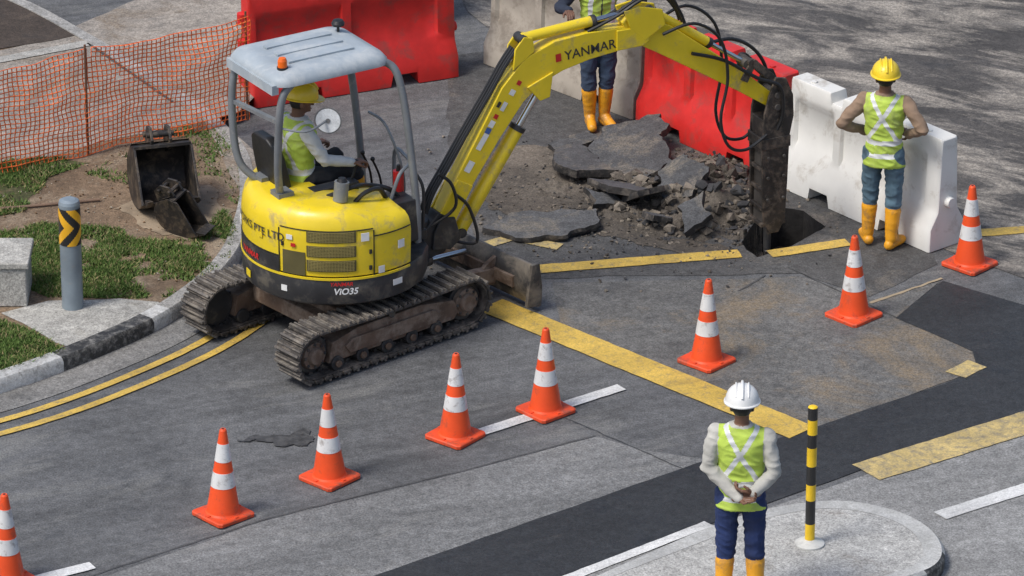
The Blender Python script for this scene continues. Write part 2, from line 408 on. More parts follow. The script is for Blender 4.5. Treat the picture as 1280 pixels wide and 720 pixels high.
def slab(name,pts,z,th,tx,ty,seed):
    pp=jit([P(u,v,z) for u,v in pts],.06,.04,seed,7)
    c=sum(pp,V((0,0,0)))/len(pp);mb=MB()
    n=len(pp);top=[p-c+V((0,0,th/2)) for p in pp]
    mid=[(p-c)*(1.02+.05*noise.noise(p*9)) for p in pp]
    bo=[(p-c)*(1.0+.10*noise.noise(p*7+V((3,3,3))))+V((0,0,-th/2)) for p in pp]
    mb.loft([bo,mid,top],1,cap=False)
    mb.add(bo,[tuple(range(n))],1)
    mb.add(top,[tuple(range(n))],0)
    mb.make(name,[m_slab,m_slabs],M=Matrix.Translation(c)@Matrix.Rotation(rad(tx),4,'X')@Matrix.Rotation(rad(ty),4,'Y'),ang=30)
slab('asphalt_slab',[(738,186),(756,166),(826,160),(838,205),(806,218),(770,214),(752,205)],.12,.07,9,-7,1)
slab('asphalt_slab.008',[(690,197),(712,178),(736,186),(750,206),(766,216),(735,222),(700,219)],.09,.07,-5,5,11)
slab('asphalt_slab.001',[(606,283),(640,270),(700,268),(742,268),(752,284),(700,298),(640,298)],.05,.06,3,-2,2)
slab('asphalt_slab.002',[(735,226),(775,219),(815,232),(800,250),(760,246)],.11,.06,-16,8,3)
slab('asphalt_slab.003',[(818,218),(855,205),(885,222),(862,240),(830,240)],.17,.06,14,-14,4)
slab('asphalt_slab.004',[(692,180),(735,168),(745,178),(700,190)],.06,.04,4,-5,5)
slab('asphalt_slab.005',[(780,236),(820,226),(842,243),(800,258)],.16,.05,-26,-14,6)
slab('asphalt_slab.006',[(730,246),(765,242),(778,256),(742,258)],.07,.05,8,14,7)
slab('asphalt_slab.007',[(850,262),(880,256),(890,272),(862,280)],.18,.06,22,-18,8)
slab('asphalt_slab.009',[(800,268),(832,262),(840,276),(812,282)],.10,.05,-18,12,9)
sheet('disturbed_earth',jit([P(u,v) for u,v in [(592,252),(602,205),(640,182),(700,180),(735,215),(745,258),(690,270),(640,270)]],.12,.05,3,4),.010,m_rub)
sheet('disturbed_earth.001',jit([P(u,v) for u,v in [(700,262),(760,262),(850,300),(912,312),(900,324),(830,316),(760,296),(705,285)]],.08,.04,6,5),.0105,m_rub)
# ------------------------------------------------------------ traffic cones
m_or=mat('cone_orange',(.83,.088,.018),.42,var=.10,dirt=(.42,.08,.04),damt=.12,ds=7)
m_or2=mat('cone_base_orange',(.75,.078,.02),.55,var=.15,dirt=(.25,.08,.05),damt=.28,ds=9)
m_ref=mat('cone_reflective',(.70,.70,.69),.35,var=.10,dirt=(.30,.27,.25),damt=.22,ds=14)
cme=None
H=.72
def cone(u,v,rot,tilt=(0,0)):
    global cme
    if cme is None:
        mb=MB();s=.178
        ring=lambda q,z,ch:[V((x*q,y*q,z)) for x,y in ((-1+ch,-1),(1-ch,-1),(1,-1+ch),(1,1-ch),(1-ch,1),(-1+ch,1),(-1,1-ch),(-1,-1+ch))]
        mb.loft([ring(s,0,.12),ring(s,.022,.12),ring(s*.96,.03,.14)],1)
        def r(z):return .130-(.130-.026)*(z/H)
        zs=[.028,.045,.35*H,.352*H,.52*H,.522*H,.64*H,.642*H,.84*H,.842*H,H-.012,H,H]
        rs=[.138,.127]+[r(z) for z in zs[2:]];rs[3]+=.002;rs[4]+=.002;rs[7]+=.002;rs[8]+=.002;rs[-2]=.02;rs[-1]=.012
        mi=[0,0,0,2,0,0,0,2,0,0,0,0,3]
        mb.lathe(list(zip(rs,zs)),28,mi)
        for a in range(4):
            t=a*math.pi/2;mb.box((.15*math.cos(t),.15*math.sin(t),.032),(.03,.03,.012),1)
        ob=mb.make('traffic_cone',[m_or,m_or2,m_ref,mat('cone_hole',(.03,.01,.01),.8)],ang=30);cme=ob.data
    else:
        ob=bpy.data.objects.new('traffic_cone',cme);sc.collection.objects.link(ob)
    p=P(u,v);ob.location=(p.x,p.y,.010);ob.rotation_euler=(rad(tilt[0]),rad(tilt[1]),rad(rot))
for c in [(10,728,40,(0,0)),(279,645,43,(0,1.5)),(412,599,47,(0,-1)),(569,547,52,(1,0)),(682,515,41,(0,0)),(883,453,48,(0,1)),(1067,396,44,(0,-1)),(1212,332,47,(0,0))]:cone(*c)
# ------------------------------------------------------------ barriers
def barrier(name,p0,p1,m,h=1.0,w=.42,wins=3):
    d=p1-p0;L=d.length;a=math.atan2(d.y,d.x);e=.012
    panel=[(L*(.04+i*(.92/wins)),L*(.04+(i+1)*(.92/wins))-.10) for i in range(wins)]
    notch=[(L*.27,L*.35),(L*.62,L*.70)]
    fork=[(L*.20,L*.33),(L*.67,L*.80)]
    ss={0,.015,L-.015,L}
    for wl in (panel,notch,fork):
        for q in wl:
            for t in q:ss|={t-e,t+e}
    x=0
    while x<L:ss.add(round(x,3));x+=.1
    ss=sorted(ss)
    def ins(s,wl):return any(q[0]<s<q[1] for q in wl)
    rings=[]
    for s in ss:
        en=.0 if .01<s<L-.01 else .012
        pz=.035 if ins(s,panel) else 0;top=h-(.09 if ins(s,notch) else 0)-en;b=.11 if ins(s,fork) else .0
        lv=[(b,w/2),(.20,w/2-.006),(.33,w*.30),(.38,w*.28),(.43,w*.275-pz),(.78,w*.24-pz),(.83,w*.235),(.87,w*.23),(top-.02,w*.225),(top,w*.20)]
        r=[V((s,-hw+en,z)) for z,hw in lv]+[V((s,hw-en,z)) for z,hw in lv[::-1]]
        rings.append(r)
    mb=MB();mb.loft(rings,0)
    for s in (L*.12,L*.5,L*.88):
        mb.cyl((s,-.03,h-.02),(s,-.03,h+.015),.03,.028,12,0)
    for z in (.28,.55,.8):mb.cyl((-.02,0,z-.05),(-.02,0,z+.05),.05,.05,12,0)
    mb.cyl((L-.01,.0,.42),(L+.05,0,.42),.05,.045,12,0)
    y=V((-math.sin(a),math.cos(a),0))*(w/2)
    return mb.make(name,[m],M=Matrix.Translation(p0+y+V((0,0,.008)))@Matrix.Rotation(a,4,'Z'),bev=.008,ang=40)
m_bw=mat('barrier_white',(.72,.71,.67),.5,var=.07,scale=3,dirt=(.44,.40,.34),damt=.20,ds=3.5)
m_br=mat('barrier_red',(.62,.024,.020),.45,var=.15,dirt=(.33,.055,.045),damt=.2,ds=4)
m_bb=mat('barrier_beige',(.40,.36,.30),.6,var=.12,dirt=(.20,.17,.135),damt=.28,ds=4)
E=V((3.52,.70,0));dv=V((-.638,.770,0)).normalized()
barrier('plastic_barrier',E+dv*1.88,E,m_bw)
barrier('plastic_barrier.001',E+dv*3.80,E+dv*1.97,m_br,h=.98)
q0=P(603,80);q1=P(790,151);barrier('plastic_barrier.002',q0,q1,m_bb,h=1.02)
barrier('plastic_barrier.003',P(318,137),P(574,97),m_br,h=1.05,wins=2)
barrier('plastic_barrier.004',P(590,60)+V((-.2,.75,0)),P(590,60)+V((-1.3,2.3,0)),m_bb)
# ------------------------------------------------------------ orange net fence
a=P(312,150,zz);b=P(-260,275,zz);L=(b-a).length;d=(b-a).normalized();nn=V((-d.y,d.x,0))
cx=.045;nu=int(L/cx);nv=22;mb=MB()
for i in range(nu+1):
    for j in range(nv+1):
        s=i*cx;z=j*cx
        ph=(s%1.5)/1.5;sag=4*ph*(1-ph)
        w=nn*(.07*noise.noise(V((s*1.3,z*1.8,0)))+.03*noise.noise(V((s*5,z*5,2))))
        p=a+d*(s+.02*noise.noise(V((s*3,z*6,8))))+w+V((0,0,z*(1.0-.05*sag)+.01+.03*noise.noise(V((s*2,1,z)))))
        mb.v.append(p)
for i in range(nu):
    for j in range(nv):
        if noise.noise(V((i*.31,j*.31,4)))>.62:continue
        q=i*(nv+1)+j;mb.f.append([q,q+nv+1,q+nv+2,q+1]);mb.m.append(0)
e=empty('orange_safety_fence')
ob=mb.make('net',[mat('net_orange',(.90,.17,.03),.6,var=.15)],parent=e,recalc=False)
w=ob.modifiers.new('w','WIREFRAME');w.thickness=.015;w.use_even_offset=False;w.use_replace=True
mb=MB()
for s in (0.02,1.6,3.2,4.6):
    p=a+d*s;mb.cyl(p,p+V((0,0,1.04)),.010,.010,8)
mb.make('stakes',[mat('rust_steel',(.20,.10,.06),.8,.3)],parent=e)
# ------------------------------------------------------------ bollard, block, post
e=empty('bollard');p=P(91,384,zz);mb=MB()
mb.lathe([(.088,0),(.088,.93),(.08,.955),(.05,.97),(.001,.972)],32,0,c=(p.x,p.y,zz));
mb.make('tube',[mat('bollard_grey',(.24,.29,.33),.45,.2,dirt=(.34,.31,.26),damt=.1)],parent=e)
mb=MB();zb=zz+.58;hh=.32
def cylp(x,z,r=.0915):
    an=-math.pi/2+x/r;return V((p.x+r*math.cos(an),p.y+r*math.sin(an),z))
ns=56
for i in range(ns):
    for j in range(40):
        x=-.135+.27*i/ns;x2=-.135+.27*(i+1)/ns;z=zb+hh*j/40;z2=zb+hh*(j+1)/40
        xm=(x+x2)/2;zm=(z+z2)/2
        t=((zm-zb)-hh/2);ph=(xm+abs(t)*.9+.2)/.08
        mi=1 if int(math.floor(ph))%2==0 else 0
        mb.add([cylp(x,z),cylp(x2,z),cylp(x2,z2),cylp(x,z2)],[(0,1,2,3)],mi)
mb.make('chevron_sleeve',[mat('chev_black',(.02,.02,.02),.4),mat('chev_yellow',(.80,.42,.02),.4)],parent=e,recalc=False)
mb=MB();q=P(15,386,zz);mb.box((q.x-.25,q.y+.28,zz+.17),(.75,.5,.34),0);mb.box((q.x-.25,q.y+.28,zz+.372),(.80,.54,.06),0)
mb.make('stone_block',[m_conc],bev=.015)
# ------------------------------------------------------------ traffic island
IZ=.13
isl=[P(u,v,IZ) for u,v in [(560,830),(700,742),(800,694),(890,655),(960,634),(1040,624),(1105,632),(1155,652),(1180,680),(1172,706),(1120,728),(1040,770),(900,860)]]
isl=spline(isl+[isl[0]],6)[:-1]
c=sum(isl,V((0,0,0)))/len(isl)
inn=[q+(c-q).normalized()*.17 for q in isl]
e=empty('traffic_island')
mb=MB();n=len(isl)
rings=[[V((q.x,q.y,-.01)) for q in isl],[V((q.x,q.y,IZ-.03)) for q in isl],[V((q.x+(c-q).normalized().x*.025,q.y+(c-q).normalized().y*.025,IZ)) for q in isl],[V((q.x,q.y,IZ)) for q in inn]]
for j in range(3):
    for i in range(n):
        u=i/6;mi=0
        if 8.3<u<9.3 and j<2:mi=1
        mb.add([rings[j][i],rings[j][(i+1)%n],rings[j+1][(i+1)%n],rings[j+1][i]],[(0,1,2,3)],mi)
m_kw2=paint('island_kerb_white',(.56,.56,.54),(.36,.355,.33),.35)
mb.make('kerb_edge',[m_kw2,m_kb],parent=e,ang=50)
sheet('top',[V((q.x,q.y,0)) for q in inn],IZ-.002,asphalt('island_concrete',(.42,.415,.395),light=(.27,.25,.22),lamt=.25,contrast=.12,streak=.1,dark=.1),parent=e)
e=empty('striped_post');p=P(1012,680,IZ);mb=MB()
mb.lathe([(.112,0),(.112,.012),(.07,.03),(.045,.045),(.001,.046)],24,2,c=(p.x,p.y,IZ))
zt=1.13
bands=[.045+ (zt-.045)*t for t in (0,.12,.30,.42,.56,.70,.80,.91,1.0)]
for i in range(len(bands)-1):
    mb.cyl((p.x,p.y,IZ+bands[i]),(p.x,p.y,IZ+bands[i+1]),.037,.037,20,1 if i%2==0 else 0)
mb.sph((p.x,p.y,IZ+zt),(.037,.037,.015),1,n=16)
mb.make('post',[mat('post_black',(.025,.025,.025),.4),mat('post_yellow',(.85,.55,.02),.4),mat('post_base',(.55,.55,.52),.6,dirt=(.25,.25,.25),damt=.2)],parent=e,ang=30)
# ------------------------------------------------------------ spare buckets
m_iron=mat('bucket_steel',(.040,.036,.034),.5,.4,var=.4,dirt=(.20,.155,.11),damt=.30,ds=8,bmp=.3)
def bucket(name,M,w=.5,s=1.0):
    mb=MB()
    pts=[(-.02,.52),(-.20,.42),(-.28,.25),(-.22,.08),(-.05,0),(.16,0),(.34,.06)]
    pts=[(q.x,q.z) for q in spline([V((x,0,z)) for x,z in pts],4)]
    i_=[(x+ (0.02 if x<.1 else 0),z+.02) for x,z in pts]
    mb.prism(pts+i_[::-1],-w/2,w/2,0)
    side=pts+[(.30,.12),(.12,.50)]
    for y in (-w/2-.008,w/2-.012):mb.prism(side,y,y+.02,0)
    for y in (-.09,.07):
        mb.prism([(-.22,.40),(-.25,.55),(-.14,.66),(.0,.66),(.06,.56),(.02,.48)],y,y+.025,0)
    mb.cyl((-.16,-.12,.58),(-.16,.12,.58),.025,.025,12,0);mb.cyl((-.0,-.12,.60),(0,.12,.60),.025,.025,12,0)
    mb.box((.03,0,.51),(.1,w,.03),0)
    for k in range(4):
        y=-w/2+.05+k*(w-.1)/3;mb.prism([(.30,.03),(.44,.09),(.45,.11),(.30,.10)],y-.025,y+.025,0)
    mb.make(name,[m_iron],M=M@Matrix.Scale(s,4),bev=.004)
p=P(205,262,zz);bucket('excavator_bucket',Matrix.Translation((p.x,p.y+.1,zz))@Matrix.Rotation(rad(-75),4,'Z')@Matrix.Translation((0,0,.02))@Matrix.Rotation(rad(-12),4,'Y'),w=.50,s=1.0)
p=P(228,293,zz);bucket('excavator_bucket.001',Matrix.Translation((p.x,p.y+.05,zz+.03))@Matrix.Rotation(rad(-35),4,'Z')@Matrix.Rotation(rad(14),4,'X'),w=.26,s=.70)
mb=MB()
a=P(0,263,zz);b=P(125,252,zz);mb.tube([a+V((-.6,0,.02)),a+V((0,0,.02)),b+V((0,0,.02))],.012,6)
mb.make('steel_rod',[mat('rod',(.2,.13,.09),.8)])
# ------------------------------------------------------------ EXCAVATOR
m_y=mat('machine_yellow',(.78,.58,.018),.40,var=.07,dirt=(.42,.33,.13),damt=.20,ds=5,coat=.2)
m_k=mat('machine_black',(.030,.030,.032),.5,var=.3,dirt=(.13,.115,.09),damt=.26,ds=5)
m_g=mat('post_grey',(.20,.215,.23),.4,.2,var=.15,dirt=(.32,.31,.29),damt=.12,ds=7)
m_roof=mat('roof_grey',(.34,.39,.43),.5,var=.10,dirt=(.50,.525,.53),damt=.34,ds=3)
m_rubber=mat('track_rubber',(.050,.044,.039),.8,var=.35,dirt=(.20,.17,.14),damt=.34,ds=9,bmp=.6)
m_rust=mat('undercarriage_brown',(.135,.088,.060),.75,.1,var=.35,dirt=(.28,.215,.165),damt=.38,ds=6,bmp=.5)
m_chr=mat('chrome',(.6,.6,.6),.15,1,var=.05)
m_hose=mat('hose',(.015,.015,.016),.45)
m_red=mat('red',(.55,.02,.02),.4)
m_wl=mat('label_white',(.75,.75,.73),.5)
m_amb=mat('amber',(.80,.14,.01),.25)
m_br2=mat('breaker_steel',(.05,.043,.038),.5,.3,var=.4,dirt=(.19,.15,.115),damt=.33,ds=9,bmp=.4)
C=V((-1.43,-.85,0));AU=rad(32);AT=rad(41)
ex=empty('excavator',TR(C.x,C.y,.012,0))
ET=empty('undercarriage');ET.parent=ex;ET.rotation_euler=(0,0,AT)
EU=empty('upper_structure');EU.parent=ex;EU.rotation_euler=(0,0,AU)
hl,R_=.80,.195
per=4*hl+2*math.pi*R_
def tpath(s):
    s%=per
    if s<2*hl:
        x=-hl+s;return V((x,0,-R_)),V((1,0,0))
    s-=2*hl
    if s<math.pi*R_:
        t=-math.pi/2+s/R_;return V((hl+R_*math.cos(t),0,R_*math.sin(t))),V((-math.sin(t),0,math.cos(t)))
    s-=math.pi*R_
    if s<2*hl:
        x=hl-s;return V((x,0,R_-.02*math.cos(x/hl*math.pi/2))),V((-1,0,0))
    s-=2*hl;t=math.pi/2+s/R_
    return V((-hl+R_*math.cos(t),0,R_*math.sin(t))),V((-math.sin(t),0,math.cos(t)))
for name,yy in (('track_right',-.61),('track_left',.61)):
    mb=MB();ns=46;zc=R_+.045
    sg=-1 if yy<0 else 1
    for i in range(ns):
        p,t=tpath(per*i/ns);nrm=V((t.z,0,-t.x))
        Rm=Matrix(((t.x,0,nrm.x,p.x),(0,1,0,yy),(t.z,0,nrm.z,p.z+zc),(0,0,0,1)))
        mb.box((0,0,.008),(per/ns*.86,.30,.022),0,Rm)
        mb.box((.02,0,.028),(.022,.29,.03),1,Rm)
        mb.box((-.022,0,.022),(.014,.29,.018),1,Rm)
        mb.box((0,0,-.02),(.04,.07,.035),0,Rm)
    rg=[]
    for i in range(60):
        p,t=tpath(per*i/60);nrm=V((t.z,0,-t.x));p=p+V((0,yy,zc))
        rg.append([p+V((0,-.13,0)),p+V((0,.13,0)),p-nrm*.015+V((0,.13,0)),p-nrm*.015+V((0,-.13,0))])
    rg.append(rg[0]);mb.loft(rg,0,cap=False)
    mb.make(name,[m_rubber,mat('grouser',(.10,.09,.082),.65,.2,var=.3,dirt=(.26,.23,.19),damt=.4,ds=8)],parent=ET,bev=.004)
    mb=MB()
    mb.prism([(-.66,.13),(.66,.13),(.72,.20),(.66,.30),(.3,.36),(-.35,.36),(-.62,.30)],yy-.09,yy+.09,0)
    mb.prism([(-.45,.17),(.45,.17),(.5,.24),(.42,.29),(-.42,.29),(-.5,.24)],yy+sg*.09,yy+sg*.115,0)
    for x in (-.58,-.32,-.06,.2,.46):
        mb.cyl((x,yy-.11,.115),(x,yy+.11,.115),.062,.062,18,1);mb.cyl((x,yy+sg*.11,.115),(x,yy+sg*.13,.115),.03,.03,10,0)
    mb.cyl((.0,yy-.1,.375),(0,yy+.1,.375),.035,.035,12,1)
    for x,r in ((.80,.165),(-.80,.155)):
        mb.cyl((x,yy-.05,zc),(x,yy+.05,zc),r,r,28,1)
        mb.cyl((x,yy+sg*.05,zc),(x,yy+sg*.09,zc),r*.8,r*.72,24,0)
        mb.cyl((x,yy+sg*.09,zc),(x,yy+sg*.125,zc),r*.5,r*.42,20,0)
        for k in range(8):
            t=k*math.pi/4;mb.cyl((x+r*.63*math.cos(t),yy+sg*.085,zc+r*.63*math.sin(t)),(x+r*.63*math.cos(t),yy+sg*.10,zc+r*.63*math.sin(t)),.014,.014,8,1)
    for k in range(14):
        t=k*2*math.pi/14;mb.box((-.80+.165*math.cos(t),yy,zc+.165*math.sin(t)),(.03,.05,.03),1)
    mb.make(name+'_frame',[m_rust,m_k],parent=ET,bev=.006)
mb=MB()
mb.box((0,0,.36),(.75,.95,.16),0);mb.box((.38,0,.30),(.2,1.0,.14),0);mb.box((-.38,0,.30),(.2,1.0,.14),0)
mb.cyl((0,0,.42),(0,0,.56),.34,.34,36,1)
mb.make('chassis',[m_rust,m_k],parent=ET,bev=.015)
mb=MB()
arc=[(1.50,.03),(1.455,.06),(1.425,.14),(1.42,.24),(1.44,.33),(1.48,.40)]
arc2=[(x-.025,z) for x,z in arc]
mb.prism(arc+arc2[::-1],-.79,.79,0)
mb.prism([(1.49,.02),(1.53,.02),(1.47,.09),(1.44,.09)],-.785,.785,2)
for y in (-.80,.775):mb.prism([(1.36,.06),(1.52,.03),(1.53,.2),(1.50,.42),(1.42,.42)],y-.003,y+.028,0)
for y in (-.33,.33):
    mb.beam((.45,y,.30),(1.40,y,.20),.09,.12,1);mb.prism([(1.2,.14),(1.42,.1),(1.42,.36),(1.3,.3)],y-.02,y+.02,1)
mb.beam((1.40,-.6,.22),(1.40,.6,.22),.05,.1,1)
mb.cyl((.5,0,.34),(1.0,0,.33),.045,.045,16,1);mb.cyl((1.0,0,.33),(1.38,0,.30),.025,.025,14,3)
mb.make('dozer_blade',[mat('blade_dark',(.06,.057,.055),.5,.3,var=.4,dirt=(.28,.24,.19),damt=.38,ds=4),m_rust,mat('blade_edge',(.34,.31,.27),.4,.6),m_chr],parent=ET,bev=.004)
# ---- upper
def arc_pts(a0,a1,r,n):return [V((r*math.cos(rad(a0+(a1-a0)*i/n)),r*math.sin(rad(a0+(a1-a0)*i/n)),0)) for i in range(n+1)]
RR=.765
mb=MB()
outl=arc_pts(72,290,RR,44)+[V((.45,-.62,0)),V((.60,-.45,0)),V((.66,-.2,0)),V((.66,.45,0)),V((.55,.62,0))]
lv=[(.53,.93),(.56,.985),(.62,1.0),(.765,1.005),(.785,.99)]
mb.loft([[V((q.x*k,q.y*k,z)) for q in outl] for z,k in lv],0)
mb.make('counterweight_skirt',[m_k],parent=EU,ang=40)
mb=MB()
no=40;outer=arc_pts(122,292,RR,no);inner=[V((.28,-.18,0)),V((-.22,-.18,0)),V((-.27,.45,0))]
rings=[]
for z,k in [(.785,.965),(.80,.99),(1.12,1.0),(1.20,.99),(1.27,.965),(1.32,.92),(1.345,.86),(1.355,.80)]:
    ring=[]
    for i,q in enumerate(outer):
        t=i/no;zz2=z
        if z>1.0:
            drop=.10*max(0,min(1,(t-.72)/.2));zz2=z-drop*(z-1.0)/.37
        ring.append(V((q.x*k,q.y*k,zz2)))
    for q in inner:ring.append(V((q.x,q.y,z-(.10*(z-1.0)/.37 if q.x>0 and z>1 else 0))))
    rings.append(ring)
mb.loft(rings,0)
mb.make('engine_cover',[m_y],parent=EU,ang=50)
def astrip(mb,a0,a1,z0,z1,r,mi,n=10,th=.004):
    rg=[]
    for i in range(n+1):
        t=rad(a0+(a1-a0)*i/n);c,s=math.cos(t),math.sin(t)
        rg.append([V((r*c,r*s,z0)),V(((r+th)*c,(r+th)*s,z0)),V(((r+th)*c,(r+th)*s,z1)),V((r*c,r*s,z1))])
    mb.loft(rg,mi)
mb=MB();mg_=mat('grille',(.10,.085,.03),.6)
mlv=mat('grille_mesh',(.30,.25,.09),.5,.3)
for k in range(3):
    z0=.845+k*.125;astrip(mb,222,252,z0,z0+.095,RR-.006,0,10,.010)
    for j in range(7):astrip(mb,223,251,z0+.010+j*.0125,z0+.016+j*.0125,RR+.002,1,10,.006)
    for j in range(16):
        aa=223+j*1.8;astrip(mb,aa,aa+.4,z0+.006,z0+.09,RR+.002,1,1,.007)
for aa in (203,263):astrip(mb,aa,aa+.6,.79,1.18,RR-.004,2,1,.007)
astrip(mb,263,291,1.125,1.133,RR-.004,2,8,.008);astrip(mb,150,203,.93,.937,RR-.004,2,12,.007)
astrip(mb,204,263,1.19,1.197,RR-.010,2,16,.009)
astrip(mb,124,203,.787,.925,RR-.004,3,16,.008)
astrip(mb,124,290,.772,.79,RR-.002,4,40,.012)
astrip(mb,206,221,.80,1.0,RR-.004,0,6,.007)
for a0,a1,z0,z1,mi in [(186,190,1.04,1.08,4),(209,213,1.10,1.14,5),(255,260,1.10,1.17,5),(280,285,.97,1.04,5),(276,283,.66,.71,5),(150,158,.99,1.04,5),(266,270,.80,.86,5),(212,215,1.04,1.07,6),(170,176,.62,.68,4),(205,209,.64,.69,5)]:
    astrip(mb,a0,a1,z0,z1,RR+.006,mi,3,.004)
for aa,z in ((261,1.0),(261,.86),(206,1.05)):
    t=rad(aa);mb.box((RR*math.cos(t),RR*math.sin(t),z),(.02,.02,.035),3)
mb.make('cover_trim',[mg_,mlv,mat('seam',(.02,.02,.015),.7),m_k,m_y,m_wl,m_red],parent=EU)
def addtext(name,body,size,fn,m,parent,bold=.004):
    cu=bpy.data.curves.new('t','FONT');cu.body=body;cu.size=size;cu.offset=bold
    o=bpy.data.objects.new('t',cu);sc.collection.objects.link(o)
    dg=bpy.context.evaluated_depsgraph_get();me=bpy.data.meshes.new_from_object(o.evaluated_get(dg))
    bpy.data.objects.remove(o)
    bm=bmesh.new();bm.from_mesh(me)
    for _ in range(2):
        bmesh.ops.triangulate(bm,faces=bm.faces)
        le=[e for e in bm.edges if e.calc_length()>.03]
        if le:bmesh.ops.subdivide_edges(bm,edges=le,cuts=1)
    for v in bm.verts:v.co=fn(v.co.x,v.co.y)
    bm.to_mesh(me);bm.free()
    me.materials.clear();me.materials.append(m)
    o=bpy.data.objects.new(name,me);sc.collection.objects.link(o);o.parent=parent
def oncyl(a0,z0,r,sk=0):
    return lambda x,y:V((r*math.cos(rad(a0)+(x+y*sk)/r),r*math.sin(rad(a0)+(x+y*sk)/r),z0+y))
addtext('company_lettering','WORKS PTE LTD',.095,oncyl(154,1.07,RR+.008),m_k,EU,.001)
addtext('side_lettering','ViO35',.075,oncyl(238,.655,RR+.016,.2),m_wl,EU,.002)
addtext('maker_lettering','YANMAR',.045,oncyl(236,.728,RR+.016,.2),m_red,EU,.001)
addtext('rear_lettering','YANMAR',.07,oncyl(165,.83,RR+.012,.2),m_red,EU,.002)
mb=MB()
mb.box((.30,.12,.83),(.70,.95,.09),0);mb.box((-.22,.18,.98),(.55,.62,.30),0)
mb.box((.20,.12,.885),(.62,.7,.02),0)
mb.box((-.1,-.14,1.26),(.42,.12,.20),0);mb.box((-.1,.50,1.21),(.42,.11,.2),0)
mb.box((.34,-.36,1.05),(.28,.3,.36),0,top=.9)
mb.make('floor_and_consoles',[m_k],parent=EU,bev=.02,seg=3)
mb=MB()
mb.box((-.20,.19,1.19),(.44,.42,.12),0)
mb.loft([[V((x+ox,.19+y,z)) for ox,y in ((-.05,-w_),(.05,-w_*.9),(.05,w_*.9),(-.05,w_))] for x,z,w_ in ((-.42,1.20,.2),(-.46,1.40,.22),(-.50,1.60,.21),(-.53,1.73,.17),(-.54,1.78,.10))],0)
mb.make('seat',[mat('seat_vinyl',(.02,.02,.022),.45)],parent=EU,bev=.03,seg=3)
mb=MB()
for x,y,z0 in ((.10,-.13,1.34),(.10,.47,1.29)):
    mb.tube([(x-.03,y,z0),(x,y,z0+.07),(x+.02,y,z0+.13)],.012,8,0);mb.sph((x+.025,y,z0+.15),(.022,.022,.035),0)
for y in (.08,.24):
    mb.tube([(.50,y,.9),(.47,y,1.2),(.40,y,1.38)],.010,8,0);mb.sph((.40,y,1.39),.02,0)
mb.tube([(.28,-.40,1.22),(.38,-.38,1.42),(.52,-.30,1.46),(.60,-.1,1.44),(.62,.1,1.40),(.62,.1,.95)],.016,8,1)
mb.tube([(.58,-.4,.9),(.60,-.38,1.25),(.55,-.3,1.4)],.014,8,0)
mb.tube([(-.1,-.42,1.26),(.0,-.46,1.37),(.15,-.44,1.37),(.26,-.38,1.22)],.02,8,0)
mb.tube([(-.25,-.3,1.34),(-.05,-.4,1.42),(.15,-.3,1.35),(.3,-.34,1.3),(.4,-.36,1.2)],.02,8,0)
mb.cyl((-.20,-.42,1.34),(-.18,-.42,1.50),.06,.06,18,1);mb.cyl((-.18,-.42,1.5),(-.18,-.42,1.53),.045,.03,18,0)
mb.cyl((.44,-.26,1.2),(.44,-.26,1.40),.045,.045,14,2);mb.cyl((.44,-.26,1.4),(.44,-.26,1.45),.02,.015,10,0)
mb.make('levers_and_pipes',[m_hose,m_g,m_red],parent=EU)
mb=MB()
mb.tube([(.49,-.47,.84),(.48,-.47,1.2),(.44,-.40,1.9),(.40,-.34,2.25),(.34,-.28,2.36),(.22,-.27,2.385)],.032,12,0)
mb.tube([(.49,.38,.84),(.47,.42,1.5),(.40,.46,2.2),(.34,.47,2.34),(.22,.47,2.385)],.032,12,0)
mb.tube([(-.56,-.10,1.30),(-.63,-.18,1.60),(-.65,-.25,2.05),(-.62,-.27,2.28),(-.52,-.27,2.38)],.032,12,0)
mb.tube([(-.50,.26,1.30),(-.66,.38,1.48),(-.69,.44,1.8),(-.66,.47,2.2),(-.54,.47,2.38)],.032,12,0)
mb.beam((-.65,-.25,2.05),(-.67,.46,2.0),.04,.03,0)
mb.beam((-.55,-.27,2.37),(.3,-.27,2.37),.04,.04,0);mb.beam((-.55,.47,2.37),(.3,.47,2.37),.04,.04,0)
mb.box((-.55,-.1,1.37),(.14,.14,.04),0);mb.box((-.50,.27,1.37),(.14,.14,.04),0)
mb.tube([(.46,-.2,.9),(.5,-.25,1.3),(.40,-.15,1.75),(.38,.1,1.80)],.012,8,0)
mb.tube([(-.64,-.25,2.0),(-.5,-.42,2.0),(-.26,-.34,2.02)],.01,8,0)
mb.make('canopy_posts',[m_g],parent=EU)
mb=MB()
def rr(cx,cy,lx,ly,r,z,n=6):
    o=[]
    for sx,sy,a0 in ((1,1,0),(-1,1,90),(-1,-1,180),(1,-1,270)):
        for k in range(n+1):
            t=rad(a0+90*k/n);o.append(V((cx+sx*(lx/2-r)+r*math.cos(t),cy+sy*(ly/2-r)+r*math.sin(t),z)))
    return o
ctr=(-.17,.10)
mb.loft([rr(*ctr,1.02,.82,.13,2.355),rr(*ctr,1.07,.86,.14,2.365),rr(*ctr,1.07,.86,.14,2.395),rr(*ctr,1.0,.80,.13,2.44),rr(*ctr,.82,.64,.12,2.47),rr(*ctr,.74,.56,.10,2.465),rr(*ctr,.3,.3,.1,2.475)],0)
for y in (-.08,.10,.28):mb.box((-.17,y,2.478),(.6,.06,.014),0)
mb.box((-.69,.10,2.34),(.06,.74,.08),0)
mb.make('canopy_roof',[m_roof],parent=EU,ang=50)
mb=MB()
mb.cyl((-.56,-.16,2.44),(-.56,-.16,2.48),.045,.045,16,1);mb.lathe([(.04,2.48),(.038,2.53),(.028,2.555),(.001,2.56)],16,0,c=(-.56,-.16,0))
